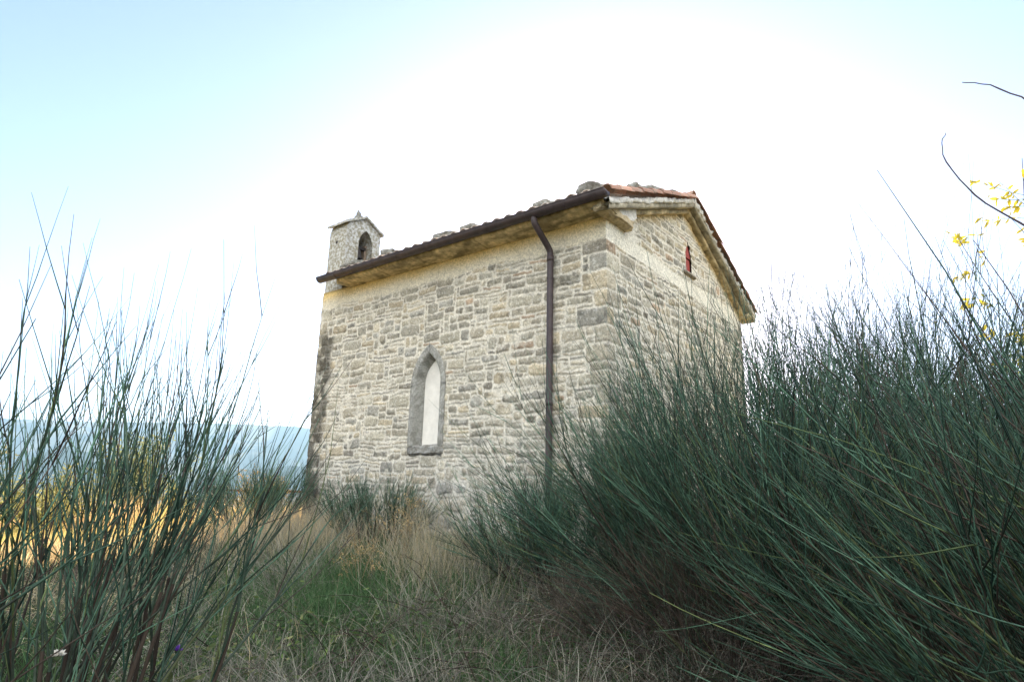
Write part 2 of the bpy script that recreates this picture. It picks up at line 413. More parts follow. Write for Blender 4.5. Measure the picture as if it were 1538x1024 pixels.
# lancet window: frame, sill, plaster infill
def lancet_pts(x, cy, hw, bot, sp, ap, n=14):
    zs = [bot]+[bot+(sp-bot)*k/5 for k in range(1, 6)]+[sp+(ap-sp)*math.sin(math.pi/2*k/n) for k in range(1, n+1)]
    L_ = [(x, cy+float(lancet_half(np.array(z), hw, sp, ap)), z) for z in zs]
    L_[-1] = (x, cy, ap)
    return L_+[(x, 2*cy-p[1], p[2]) for p in L_[-2::-1]]
def frame_mesh(parent, secs, m, name, c0, closed_path=False, seed=3):
    rings = [lancet_pts(*s_) for s_ in secs]
    # densify along sections
    rr = []
    for a, b in zip(rings, rings[1:]):
        for k in range(4): rr.append([tuple(np.array(p)*(1-k/4)+np.array(q)*k/4) for p, q in zip(a, b)])
    rr.append(rings[-1])
    # densify along the path
    R2 = []
    for r in rr:
        o_ = []
        for a, b in zip(r, r[1:]):
            for k in range(4): o_.append(np.array(a)*(1-k/4)+np.array(b)*k/4)
        o_.append(np.array(r[-1])); R2.append(o_)
    A = np.array(R2)          # sections x path x 3
    u = A[..., 1]*1.0; z = A[..., 2]
    A[..., 0] += .008*(fbm(u*25, z*25, seed, 3)-.5)-.004
    arc = np.arange(A.shape[1])/(A.shape[1]-1)
    c = np.array(c0)*(.8+.4*fbm(u*10, z*10+A[..., 0]*20, seed+2, 4)[..., None])
    joint = np.exp(-((z-WIN_S)/.009)**2)+np.exp(-((z-2.15)/.009)**2)*.6+(np.exp(-((u-WIN_C)/.005)**2)*(z > 3))*.9
    c = c+(sst(.56, .64, fbm(u*32, z*32+A[..., 0]*30, 77, 3))*.09)[..., None]-(sst(.55, .65, fbm(u*14, z*14+4, 78, 3))*.06)[..., None]; c = c*(1-.65*np.clip(joint, 0, 1)[..., None]); c = c*(1-.25*sst(2.3, 1.7, z)[..., None]*sst(.45, .6, fbm(u*8, z*8, 5, 3))[..., None])
    me = npmesh(name, A.reshape(-1, 3), grid_faces(A.shape[0], A.shape[1]), c.reshape(-1, 3), smooth=False)
    return link(name, me, m, parent)
wnd = frame_mesh(chapel, [(.03, WIN_C, .375, 1.74, 2.66, 3.30), (-.03, WIN_C, .37, 1.74, 2.66, 3.295), (-.03, WIN_C, .275, 1.74, 2.67, 3.155), (.13, WIN_C, .205, 1.74, 2.70, 3.05)], MFRAME, 'window_frame', (.30, .295, .265))
tag(wnd, 'weathered grey sandstone lancet surround')
mb = MB(); P1 = lancet_pts(.12, WIN_C, .215, 1.70, 2.70, 3.06); P2 = lancet_pts(.20, WIN_C, .215, 1.70, 2.70, 3.06)
mb.loft([P1, P2], cap=True); mb.build('window_infill', MPLAST, wnd)
def slab(name, parent, x0, x1, y0, y1, z0, z1, m, col, seed=1, n=24, amp=.012):
    """rough weathered stone bar"""
    bm = bmesh.new(); bmesh.ops.create_cube(bm, size=1)
    for v in bm.verts: v.co = Vector((x0+(v.co.x+.5)*(x1-x0), y0+(v.co.y+.5)*(y1-y0), z0+(v.co.z+.5)*(z1-z0)))
    bmesh.ops.bevel(bm, geom=list(bm.edges), offset=min(x1-x0, z1-z0)*.18, segments=2, affect='EDGES')
    bmesh.ops.subdivide_edges(bm, edges=[e for e in bm.edges if e.calc_length() > .06], cuts=7, use_grid_fill=True)
    from mathutils import noise
    for v in bm.verts: v.co += noise.noise_vector(v.co*11+Vector((seed, 0, 0)))*amp
    me = bpy.data.meshes.new(name); bm.to_mesh(me); bm.free()
    a = me.color_attributes.new('Col', 'FLOAT_COLOR', 'POINT'); c = np.ones((len(me.vertices), 4), np.float32); c[:, :3] = col; a.data.foreach_set('color', c.ravel())
    for p in me.polygons: p.use_smooth = True
    return link(name, me, m, parent)
s_ = slab('window_sill', wnd, -.05, .17, 2.70, 3.46, 1.60, 1.755, MROCK, (.21, .205, .19), 4, amp=.02)
# gable slit: two oxide-red boards over a small stone sill
mb = MB()
def prism(poly, y0, y1):
    mb.loft([[(x, y0, z) for x, z in poly], [(x, y1, z) for x, z in poly]], cap=True)
prism([(2.60, 4.62), (2.84, 4.62), (2.84, 4.875), (2.60, 4.875)], .015, .05)
prism([(2.60, 4.895), (2.84, 4.895), (2.84, 4.96), (2.72, 5.18), (2.60, 4.96)], .005, .05)
gs = mb.build('gable_slit', MRED, chapel, bevel=.003)
tag(gs, 'narrow pointed slit closed with oxide red boards')
slab('slit_sill', gs, 2.50, 2.93, -.06, .05, 4.565, 4.625, MFRAME, (.27, .24, .19), 9, amp=.006)

# eaves cornice along the long wall, returning a little round the gable corner
rr = random.Random(5)
def profile_strip(name, path, prof, m, colf, parent, seed=0, amp=.006, step=.03):
    """sweep prof [(out, z)] along a straight path from a to b; out direction o"""
    a, b, o_ = [np.array(p, float) for p in path]
    L_ = np.linalg.norm(b-a); n = max(2, int(L_/step)); P_ = []
    pr = []
    for p, q in zip(prof, prof[1:]):
        kk = max(1, int(math.dist(p, q)/.03))
        for k in range(kk): pr.append((p[0]+(q[0]-p[0])*k/kk, p[1]+(q[1]-p[1])*k/kk))
    pr.append(prof[-1]); pr = np.array(pr)
    T = np.linspace(0, 1, n+1)
    A = a[None, None]+(b-a)[None, None]*T[:, None, None]+o_[None, None]*pr[None, :, 0:1]
    A = A+np.array([0, 0, 1.])[None, None]*pr[None, :, 1:2]
    s_ = T*L_
    SS, QQ = np.meshgrid(s_, np.arange(len(pr)), indexing='ij')
    jo = np.zeros_like(SS)
    k = .0; r_ = random.Random(seed)
    blk = np.zeros_like(SS)
    while k < L_:
        k += r_.uniform(.55, .95); jo = np.maximum(jo, np.exp(-((SS-k)/.012)**2)); blk = np.where(SS > k, r_.uniform(-.5, .5), blk)
    w = fbm(SS*14, QQ*.6, seed+5, 4)-.5
    A = A+o_[None, None]*((w*amp*2+blk*amp-jo*.012)[..., None])*(pr[None, :, 0:1] > .02)
    A[..., 2] += amp*(fbm(SS*10+7, QQ*.5, seed+9, 3)-.5)*1.5+jo*.006
    C = colf(SS, QQ, blk, jo, w)
    me = npmesh(name, A.reshape(-1, 3), grid_faces(len(T), len(pr)), C.reshape(-1, 3))
    return me
def ccol(base, dark=(.12, .10, .06), th=.52):
    def f(SS, QQ, blk, jo, w):
        t = sst(th-.1, th+.12, fbm(SS*4, QQ*.35, 55, 4))[..., None]
        c = np.array(base)*(1+.25*blk[..., None]); c = c+(np.array(dark)-c)*t*.6
        return c*(1-.5*jo[..., None])*(1+.8*w[..., None])
    return f
def joinmesh(name, mes, m, parent):
    bm = bmesh.new()
    for q in mes: bm.from_mesh(q)
    me = bpy.data.meshes.new(name); bm.to_mesh(me); bm.free(); return link(name, me, m, parent)
OCH = (.60, .49, .29)
cor = [profile_strip('a', ((0, -.16, 0), (0, 5.20, 0), (-1, 0, 0)), [(-.05, 4.745), (.33, 4.715), (.335, 4.66), (.30, 4.632), (.27, 4.63), (.06, 4.612), (-.02, 4.60)], MSLAB, ccol(OCH), None, 3)]
mbq = MB()
cor_o = joinmesh('eaves_cornice', cor, MSLAB, chapel)
# closed ends and the return block on the gable
slab('cornice_end', cor_o, -.325, .02, 5.16, 5.24, 4.60, 4.72, MSLAB, OCH, 2)
slab('cornice_return', cor_o, -.325, .52, -.15, .02, 4.56, 4.70, MSLAB, (.46, .38, .25), 6, amp=.03)
mb = MB(); mb.loft([[(-.30, y, 4.66), (.50, y, 4.67), (.66, y, 4.80), (.62, y, 4.90), (.1, y, 4.72), (-.30, y, 4.70)] for y in (.02, -.06, -.125)], cap=True)
mb.build('mortar_fillet', MLIME, cor_o, sub=3, rough=.02)
# verge stones (two courses) and bedding mortar following the gable slopes
def slope_strip(name, y_out, dz, th, xl, xr, m, colf, seed, y_in=.03, amp=.008):
    ms = []
    for sgn, x0, x1, sl in ((0, xl, RX, .395), (1, RX, xr, .45)):
        za = float(gtop(np.array(x0)))+dz; zb = float(gtop(np.array(x1)))+dz
        ms.append(profile_strip(name, ((x0, y_in, za), (x1, y_in, zb), (0, -1, 0)),
                  [(-.02, 0), (y_in-y_out-.01, 0), (y_in-y_out, .012), (y_in-y_out, th-.01), (y_in-y_out-.01, th), (-.02, th)], m, colf, None, seed+sgn, amp))
    return joinmesh(name, ms, m, chapel)
slope_strip('verge_corbel', -.11, -.005, .075, .42, 5.34, MSLAB, ccol((.58, .48, .30)), 21)
slope_strip('verge_slab', -.215, .068, .072, -.30, 5.50, MSLAB, ccol((.40, .36, .27), (.13, .12, .09)), 31)
slope_strip('verge_mortar', -.228, .136, .075, -.32, 5.52, MLIME, lambda SS, QQ, b, j, w: np.ones(SS.shape+(3,))*.6, 41, amp=.045)
slab('right_eave_slab', chapel, 5.18, 5.50, -.2, 6.1, 4.42, 4.50, MSLAB, OCH, 8)

# roof: deck, bedding and curved clay tiles
mb = MB()
def zroof(x): return float(gtop(np.array(x), 5.79, .368))
for x0, x1 in ((-.30, RX), (RX, 5.50)):
    mb.loft([[(xa_, y, zroof(xa_)-.035), (x1, y, zroof(x1)-.035), (x1, y, zroof(x1)-.0), (xa_, y, zroof(xa_)-.0)] for y, xa_ in [(y_, max(x0, .1) if y_ > 5.25 else x0) for y_ in (-.16, 5.22, 5.30, LL+.05)]], cap=True)
roof = mb.build('roof', MLIME, chapel)
def tilerow(mb_, y, up_, side_, r=.085, rj=None):
    """a row of overlapping half-round tiles down one slope at y; up_ = cover (True) or channel"""
    xa, xb = (RX-.04, -.36) if side_ == 0 else (RX+.04, 5.56)
    L_ = abs(xb-xa); n = int(L_/.33)+1; st = L_/n; d = -1 if side_ == 0 else 1
    for k in range(n):
        xs = xa+d*k*st; xe = xs+d*(st+.07)
        if abs(xe-xa) > L_: xe = xb+d*rj.uniform(-.01, .02)
        za = zroof(xs); zb = zroof(xe); jz = rj.uniform(0, .012); jy = rj.uniform(-.008, .008)
        rings = []
        for (x, z, R, lift) in ((xs, za, r*.92, .0), (xe, zb, r*1.04, .014)):
            base = z+(.045 if up_ else .055)+lift+jz
            ring = []
            for th, Rr in [(t*math.pi/8, R) for t in range(9)]+[(t*math.pi/8, R-.014) for t in range(8, -1, -1)]:
                if up_: ring.append((x, y+jy+Rr*math.cos(th), base+Rr*math.sin(th)))
                else: ring.append((x, y+jy+Rr*math.cos(th), base-.03+R*.3-Rr*.8*math.sin(th)+.02))
            rings.append(ring)
        mb_.loft(rings, cap=True)
rj = random.Random(8)
mo = MB(); mn = MB()
ny = 30
for i in range(ny+1):
    y = -.12+i*(LL+.18)/ny
    for sd_ in (0, 1):
        if sd_ == 0 and y > 5.5: continue
        tilerow(mn if i < 1 or (sd_ == 1 and i < 2) else mo, y-(.085 if i == 0 else 0), True, sd_, rj=rj)
        if i < ny: tilerow(mo, y+(LL+.18)/ny/2, False, sd_, rj=rj)
mo.build('field_tile', MTILE_OLD, roof); mn.build('verge_tile', MTILE, roof)
mb = MB()
yv = -.22
while yv < LL:
    ra = [(RX+.10*math.cos(t*math.pi/8), yv, 5.90+.085*math.sin(t*math.pi/8)) for t in range(9)]+[(RX+.086*math.cos(t*math.pi/8), yv, 5.90+.07*math.sin(t*math.pi/8)) for t in range(8, -1, -1)]
    rb = [(RX+(p[0]-RX)*.86, yv+.42, 5.885+(p[2]-5.9)*.86) for p in ra]
    mb.loft([ra, rb], cap=True); yv += .36
mb.build('ridge_tile', MTILE, roof)

# gutter and downpipe
mb = MB(); GX, GZ, GR = -.405, 4.735, .084
arc_ = [(math.cos(-math.pi*t/12), math.sin(-math.pi*t/12)) for t in range(13)]
ring = lambda y: [(GX+GR*c, y, GZ+GR*s) for c, s in arc_]+[(GX+(GR-.004)*c, y, GZ+(GR-.004)*s) for c, s in arc_[::-1]]
mb.loft([ring(y) for y in (-.25, 1, 2, 3, 4, 5, 5.62)], cap=True)
mb.tube([(GX-GR, -.25, GZ), (GX-GR, 5.62, GZ)], .009, 8)
# end stop plates
for y in (-.248, 5.615):
    mb.loft([[(GX+GR*.97*c, y, GZ+GR*.97*s) for c, s in arc_], [(GX+GR*.97*c, y+.004, GZ+GR*.97*s) for c, s in arc_]], cap=True)
gut = mb.build('gutter', MMETAL, chapel, smooth=False)
for p in gut.data.polygons: p.use_smooth = True
for y in (.32, .95, 1.62, 2.25, 2.86, 3.5, 4.1, 4.62, 5.1):
    m2 = MB(); ro = [(GX+(GR+.005)*c, GZ+(GR+.005)*s) for c, s in arc_]; ri = [(GX+(GR-.006)*c, GZ+(GR-.006)*s) for c, s in arc_[::-1]]
    m2.loft([[(x, y+dy, z) for x, z in ro+ri] for dy in (0, .018)], cap=True)
    m2.build('gutter_bracket', MMETAL, gut)
mb = MB(); DY = .80
pp = [(GX, DY+.04, GZ-.05), (GX, DY+.04, GZ-.12), (GX+.01, DY+.035, GZ-.16)]
for k in range(1, 8): t = k/8; pp.append((GX+.02+.29*t, DY+.03-.03*t, GZ-.18-.26*t))
pp += [(-.088, DY, GZ-.46), (-.083, DY, GZ-.50), (-.08, DY, GZ-.56)]
for k in range(1, 12): pp.append((-.08, DY, GZ-.56-(GZ-.56-.25)*k/11))
mb.tube(pp, .043, 14)
mb.tube([(-.08, DY, GZ-.52), (-.08, DY, GZ-.60)], .0475, 14); mb.tube([(-.08, DY, 2.2), (-.08, DY, 2.27)], .0475, 14)
dp = mb.build('downpipe', MMETAL, chapel, smooth=True)
for z in (3.9, 2.9, 1.9, .9):
    m2 = MB(); m2.tube([(-.08, DY, z-.012), (-.08, DY, z+.012)], .048, 14); m2.box((-.03, DY, z), (.09, .02, .02)); m2.build('pipe_clip', MMETAL, dp)

# ------------------------------------------------------------------ bellcote
BX0, BX1, BY0, BY1 = .0, .80, 5.52, 6.04
mb = MB()
opz0, opsp, opap, opc, oph = 5.12, 5.62, 5.93, .44, .165
def lp(hw, bot, sp, ap, n=10):
    zs = [bot, (bot+sp)/2]+[sp+(ap-sp)*math.sin(math.pi/2*k/n) for k in range(0, n+1)]
    R_ = [(opc+float(lancet_half(np.array(z), hw, sp, ap)), z) for z in zs]; R_[-1] = (opc, ap)
    return R_+[(2*opc-p[0], p[1]) for p in R_[-2::-1]]
inn = lp(oph, opz0, opsp, opap)
nI = len(inn); half = nI//2
# outer outline with matching count: rises up the right side, over the gable, down the left
def gab(x): return 6.17-.52*abs(x-.40)
outer = []
for i, (x, z) in enumerate(inn):
    if i < half: t = i/half; outer.append((BX1, 4.5+(gab(BX1)-4.5)*min(1, t*1.6)) if t*1.6 < 1 else (BX1-(BX1-.40)*(t*1.6-1)/.6, gab(BX1-(BX1-.40)*(t*1.6-1)/.6)))
    elif i == half: outer.append((.40, 6.17))
    else: t = (nI-1-i)/half; outer.append((BX0, 4.5+(gab(BX0)-4.5)*t*1.6) if t*1.6 < 1 else (BX0+.40*(t*1.6-1)/.6, gab(BX0+.40*(t*1.6-1)/.6)))
mb.loft([[(x, BY0, z) for x, z in outer], [(x, BY0, z) for x, z in inn], [(x, BY0+.40, z) for x, z in inn]], closed=False)
mb.loft([[(x, BY0, z) for x, z in outer], [(x, BY1, z) for x, z in outer]], closed=False)
# back wall and sill
vs = [mb.bm.verts.new((x, BY1, z)) for x, z in outer]; mb.bm.faces.new(vs)
vs = [mb.bm.verts.new((x, BY0+.40, z)) for x, z in inn]; mb.bm.faces.new(vs)
mb.box((.40, (BY0+BY1)/2, 4.81), (.78, .50, .62))
bell_t = mb.build('bellcote', MLICH, chapel, rough=0)
# moulded rim around the opening
mb = MB(); o1 = lp(oph+.045, opz0, opsp, opap+.065)
mb.loft([[(x, BY0+.01, z) for x, z in o1], [(x, BY0-.022, z) for x, z in o1], [(x, BY0-.022, z) for x, z in inn], [(x, BY0+.03, z) for x, z in inn]], closed=False)
mb.build('opening_rim', MLICH, bell_t)
mb = MB()
for (xa, xb) in ((-.05, .40), (.40, .85)):
    mb.loft([[(xa, y, gab(xa)+.005), (xb, y, gab(xb)+.005), (xb, y, gab(xb)+.05), (xa, y, gab(xa)+.05)] for y in (BY0-.05, BY0+.13, BY0+.3, BY0+.45, BY1+.04)], cap=True)
mb.build('cap_slab', MLICH, bell_t, rough=.008, sub=2)
mb = MB(); mb.box((.40, 5.74, 6.25), (.13, .11, .09)); mb.box((.40, 5.745, 6.325), (.075, .07, .09), rz=.3); mb.box((.395, 5.745, 6.38), (.035, .035, .06))
mb.build('finial_stub', MROCK, bell_t, bevel=.01, sub=1, rough=.012)
mb = MB(); mb.box((.57, BY0+.24, 5.42), (.05, .20, .56)); mb.build('brick_lining', MBRICK, bell_t)
mb = MB(); mb.box((.42, BY0+.16, 5.62), (.30, .05, .06)); mb.build('bell_yoke', MDARK, bell_t)
mb = MB()
prof = [(.035, .0), (.06, -.02), (.075, -.10), (.09, -.16), (.125, -.22), (.115, -.22), (.08, -.15)]
mb.loft([[(.40+r*math.cos(2*math.pi*k/16), BY0+.16+r*math.sin(2*math.pi*k/16), 5.58+z) for k in range(16)] for r, z in prof])
mb.build('bell', MDARK, bell_t, smooth=True)
# dark block painted as the shade in a small square put-log hole, long side
mb = MB(); mb.box((.0, 5.80, 5.62), (.012, .05, .05)); mb.build('putlog_hole_shade', MDARK, bell_t)

# ------------------------------------------------------------------ stones weighing down the roof
def rock(loc, dims, label, seed, name='roof_stone', rz=0, cat='stone', group='loose stones weighing down the roof'):
    bm = bmesh.new(); bmesh.ops.create_icosphere(bm, subdivisions=3, radius=.5)
    from mathutils import noise
    r = random.Random(seed); o_ = Vector((r.uniform(0, 50), r.uniform(0, 50), 0))
    for v in bm.verts:
        p = v.co.copy(); p = Vector([math.copysign(abs(c*2)**.5/2, c) for c in p])
        p += noise.noise_vector(p*2.2+o_)*.20+noise.noise_vector(p*6+o_)*.08
        v.co = Vector((p.x*dims[0], p.y*dims[1], p.z*dims[2]))
    me = bpy.data.meshes.new(name); bm.to_mesh(me); bm.free()
    x, y = l2w(loc[0], loc[1])
    ob = link(name, me, MROCK); ob.location = (x, y, loc[2]+dims[2]*.25); ob.rotation_euler = (r.uniform(-.15, .15), r.uniform(-.15, .15), AZ+rz)
    for p in me.polygons: p.use_smooth = True
    tag(ob, label, cat, group); return ob
def rz_(x): return zroof(x)+.14
rock((-.16, .12, rz_(-.2)), (.24, .34, .15), 'large lichened stone on the roof corner right above the gutter end', 1)
rock((-.12, .90, rz_(-.15)), (.22, .26, .13), 'pale stone on the eaves tiles just right of the downpipe top', 2)
rock((-.10, 2.80, rz_(-.12)), (.22, .46, .12), 'long flat grey stone behind the iron rods at the middle of the eaves', 3)
rock((-.12, 2.25, rz_(-.12)), (.20, .30, .11), 'grey flat stone right of the long stone at mid eaves', 4)
rock((-.12, 4.10, rz_(-.12)), (.18, .30, .13), 'pointed pale stone on the eaves nearest the bellcote', 5)
rock((-.10, 5.05, rz_(-.1)), (.22, .55, .10), 'reddish brown heap of broken tile at the foot of the bellcote', 6)
rock((.95, .04, rz_(.95)), (.34, .24, .17), 'dark lichened stone on the gable verge, left of the notch', 7, rz=.2)
rock((1.42, .06, rz_(1.42)), (.20, .22, .19), 'upright mossy stone on the verge just right of the notch', 8)
rock((1.68, .06, rz_(1.68)), (.32, .22, .17), 'mossy stone leaning on its neighbour along the gable verge', 9, rz=-.2)
rock((2.35, .05, rz_(2.35)), (.34, .20, .11), 'pale thin stone close to the roof ridge on the verge', 10)
for (x, y, h, tx, lb) in ((.05, 3.12, .17, .0, 'thin upright rusty iron rod sticking out of the roof tiles'), (.02, 3.30, .10, .12, 'short bent rusty iron rod leaning left on the roof edge')):
    mb = MB(); z0 = rz_(x)-.06; mb.tube([(0, 0, 0), (0, tx*.3, h*.55), (.0, tx, h+.06)], .008, 8)
    o_ = mb.build('iron_rod', MRUST, None); wx, wy = l2w(x, y); o_.location = (wx, wy, z0); o_.rotation_euler = (0, 0, AZ); tag(o_, lb, 'iron rod')

# ------------------------------------------------------------------ vegetation toolkit
def unit(a): return a/np.maximum(np.linalg.norm(a, axis=-1, keepdims=True), 1e-9)
def grow(rng, P0, D0, L_, K, wob=.03, trop=(0, 0, 0)):
    n = len(P0); pts = np.zeros((n, K, 3)); p = P0.copy(); d = unit(D0.copy()); pts[:, 0] = p
    trop = np.asarray(trop, float)
    for k in range(1, K):
        d = unit(d+rng.normal(0, wob, (n, 3))+trop); p = p+d*(L_/(K-1))[:, None]; pts[:, k] = p
    return pts
def spawn(rng, par, m_, t0, t1, ang0, ang1, tipfirst=True):
    """m_ children on each parent polyline"""
    n, K, _ = par.shape; idx = np.repeat(np.arange(n), m_); t = rng.uniform(t0, t1, n*m_)
    if tipfirst: t[::m_] = 1.0
    f = t*(K-1); k = np.minimum(f.astype(int), K-2); fr = (f-k)[:, None]
    A = par[idx, k]; B = par[idx, k+1]; P = A+(B-A)*fr; D = unit(B-A)
    ax = unit(np.cross(D, rng.normal(size=D.shape))); an = np.radians(rng.uniform(ang0, ang1, n*m_))
    if tipfirst: an[::m_] *= .3
    D = D*np.cos(an)[:, None]+ax*np.sin(an)[:, None]
    return P, D, idx
def tubes(pts, r0, r1, sides, col, nodes=0, rng=None):
    n, K, _ = pts.shape
    t = np.gradient(pts, axis=1); t = unit(t)
    ref = np.array([.31, .17, .93]); a = unit(np.cross(t, ref)); b = np.cross(t, a)
    w = np.linspace(0, 1, K)[None, :, None]
    R = r0.reshape(-1, 1, 1)*(1-w)+r1.reshape(-1, 1, 1)*w
    if nodes: R = R*(1+nodes*rng.random((n, K, 1)))
    ph = np.arange(sides)*2*np.pi/sides
    V = pts[:, :, None, :]+(a[:, :, None, :]*np.cos(ph)[None, None, :, None]+b[:, :, None, :]*np.sin(ph)[None, None, :, None])*R[..., None]
    base = np.arange(n)[:, None, None]*K*sides+np.arange(K-1)[None, :, None]*sides
    j = np.arange(sides)[None, None, :]; j2 = (j+1) % sides
    F = np.stack([base+j, base+j2, base+sides+j2, base+sides+j], -1).reshape(-1, 4)
    C = np.repeat(col[:, None, :], K*sides, 1) if col.ndim == 2 else np.repeat(col, sides, 1)
    return V.reshape(-1, 3), F, C.reshape(-1, 3)
def ribbons(pts, w0, col, rng, tip=.1):
    n, K, _ = pts.shape
    t = unit(np.gradient(pts, axis=1)); sd_ = unit(np.cross(t[:, 0], rng.normal(size=(n, 3))))[:, None, :]
    prof = np.concatenate([np.linspace(.8, 1, K//2), np.linspace(1, tip, K-K//2)])[None, :, None]
    W_ = w0.reshape(-1, 1, 1)*prof*.5
    V = np.stack([pts-sd_*W_, pts+sd_*W_], 2)
    base = np.arange(n)[:, None]*K*2+np.arange(K-1)[None, :]*2
    F = np.stack([base, base+1, base+3, base+2], -1).reshape(-1, 4)
    C = np.repeat(col[:, None, :], K*2, 1) if col.ndim == 2 else np.repeat(col, 2, 1)
    return V.reshape(-1, 3), F, C.reshape(-1, 3)
def join(lst):
    o_ = 0; V = []; F = []; C = []
    for v, f, c in lst: V.append(v); F.append(f+o_); C.append(c); o_ += len(v)
    return np.concatenate(V), np.concatenate(F), np.concatenate(C)
G1 = np.array([.009, .028, .019]); G2 = np.array([.085, .165, .108]); BR = np.array([.050, .038, .029]); DRY = np.array([.22, .16, .09])
def broom(label, x, y, H_, spread, n0, rng, lean=(0, 0), rbase=.0035, bs=.25, sides=3, m1=4, m2=5, m3=0, tint=1.0, brown=.12, zoff=-.05, name='spanish_broom', trop=.05, l3=.3):
    """many-stemmed broom: woody base branches, fans of rush-like green wands"""
    rng = np.random.default_rng(rng)
    root = tag(empty(name, (x, y, float(gz(x, y)))), label, 'shrub', 'spanish broom bushes')
    a = rng.uniform(0, 2*np.pi, n0); q = np.sqrt(rng.random(n0)); s_ = np.radians(spread)
    P = np.stack([np.cos(a)*bs*q, np.sin(a)*bs*q, np.full(n0, zoff)], 1)
    P[:, 2] = gz(P[:, 0]+x, P[:, 1]+y)-float(gz(x, y))+zoff
    D = np.stack([np.cos(a)*np.sin(s_*q)+lean[0], np.sin(a)*np.sin(s_*q)+lean[1], np.cos(s_*q)], 1)
    L0 = H_*rng.uniform(.30, .50, n0)
    A0 = grow(rng, P, D, L0, 5, .07, (0, 0, trop))
    P1, D1, i1 = spawn(rng, A0, m1, .30, 1, 8, 34)
    A1 = grow(rng, P1, D1, H_*rng.uniform(.22, .42, len(P1)), 5, .065, (0, 0, trop))
    P2, D2, i2 = spawn(rng, A1, m2, .12, 1, 6, 26)
    A2 = grow(rng, P2, D2, H_*rng.uniform(.14, .44, len(P2))**1.0, 6, .055, (0, 0, trop*.8))
    def gcol(n, par=None):
        t = rng.random((n, 1))**1.3; c = (G1+(G2-G1)*t)*tint*np.where(rng.random((n, 1)) < .12, np.array([[1.7, 1.15, .7]]), 1)
        b = rng.random(n) < brown; c[b] = BR*(.7+.9*rng.random((b.sum(), 1))); return c
    g = []
    r0 = rbase
    w0 = tubes(A0, r0*rng.uniform(1.8, 3.2, n0), np.full(n0, r0*1.5), 6, BR*(.6+.8*rng.random((n0, 1)))*np.ones((n0, 3)))
    c1 = gcol(len(A1)); c1 = c1*.6+BR*.4
    g.append(tubes(A1, r0*rng.uniform(.9, 1.4, len(A1)), np.full(len(A1), r0*.75), max(4, sides), c1))
    g.append(tubes(A2, r0*rng.uniform(.5, .78, len(A2)), np.full(len(A2), r0*.16), sides, gcol(len(A2)), .25, rng))
    if m3:
        P3, D3, i3 = spawn(rng, A2, m3, .15, .8, 8, 26, False)
        A3 = grow(rng, P3, D3, H_*l3*rng.uniform(.3, 1, len(P3)), 5, .03, (0, 0, trop))
        g.append(tubes(A3, r0*rng.uniform(.36, .55, len(A3)), np.full(len(A3), r0*.13), 3, gcol(len(A3)), .2, rng))
    V, F, C = w0; link('woody_branches', npmesh('woody_branches', V, F, C), MWOOD, root)
    V, F, C = join(g); link('green_wands', npmesh('green_wands', V, F, C), MBROOM, root)
    return root
BR_SPECS = [
 dict(label='half dead brown broom low in front of the large right hand brooms', x=1.45, y=4.0, H_=1.15, spread=72, n0=46, rng=21, lean=(-.1, -.1), rbase=.0034, bs=.45, m1=5, m2=6, m3=2, brown=.72, tint=.9, trop=.0),
 dict(label='bushy broom right at the near corner of the chapel, behind the downpipe broom', x=1.95, y=5.5, H_=1.9, spread=56, n0=44, rng=22, rbase=.0045, bs=.4, m1=5, m2=6, m3=3, tint=1.1),
 dict(label='large spanish broom filling the lower right corner, fanning up to the left', x=2.75, y=2.65, H_=2.05, spread=52, n0=44, rng=1, lean=(-.30, .0), rbase=.0054, bs=.45, m1=5, m2=6, m3=3, brown=.22),
 dict(label='dense broom in front of the gable wall with wands reaching the slit window level', x=2.15, y=4.5, H_=2.5, spread=58, n0=44, rng=2, lean=(-.18, 0), rbase=.0050, bs=.45, m1=5, m2=6, m3=3),
 dict(label='tall broom standing against the sky right of the chapel gable', x=3.9, y=6.2, H_=3.35, spread=42, n0=46, rng=3, rbase=.0052, bs=.5, m1=5, m2=6, m3=3),
 dict(label='broom at the right frame edge behind the foreground broom', x=4.6, y=4.8, H_=2.5, spread=50, n0=42, rng=4, lean=(-.1, 0), rbase=.0052, bs=.5, m1=5, m2=6, m3=3),
 dict(label='feathery broom at the foot of the downpipe beside the chapel corner', x=.50, y=5.7, H_=1.2, spread=50, n0=36, rng=5, rbase=.0042, bs=.35, m1=5, m2=6, m3=3, tint=1.25),
 dict(label='low broom growing at the wall foot below the lancet window', x=-1.75, y=8.3, H_=.92, spread=42, n0=34, rng=6, rbase=.004, bs=.40, m1=5, m2=6, m3=2, tint=1.1),
 dict(label='broom at the left corner of the chapel', x=-4.15, y=10.6, H_=1.25, spread=50, n0=34, rng=7, rbase=.005, bs=.5, m1=5, m2=5, m3=2, tint=1.2),
 dict(label='sparse open broom with bare upright wands in the left foreground', x=-1.60, y=2.45, H_=2.1, spread=25, n0=20, rng=8, lean=(.02, 0), rbase=.0048, bs=.38, m1=4, m2=5, m3=1, trop=.07, sides=5, brown=.12),
 dict(label='broom cut by the left frame edge, leaning right close to the camera', x=-2.25, y=1.85, H_=1.68, spread=28, n0=10, rng=9, lean=(.10, .05), rbase=.0055, bs=.25, m1=4, m2=4, m3=1, trop=.06, sides=5, brown=.2),
 dict(label='near broom entering from the right frame edge with long wands leaning over', x=2.9, y=2.4, H_=2.6, spread=17, n0=16, rng=10, lean=(-.62, .0), rbase=.0052, bs=.2, m1=4, m2=4, m3=0, sides=5, brown=.3, trop=-.004),
]
for s_ in BR_SPECS: broom(**s_)

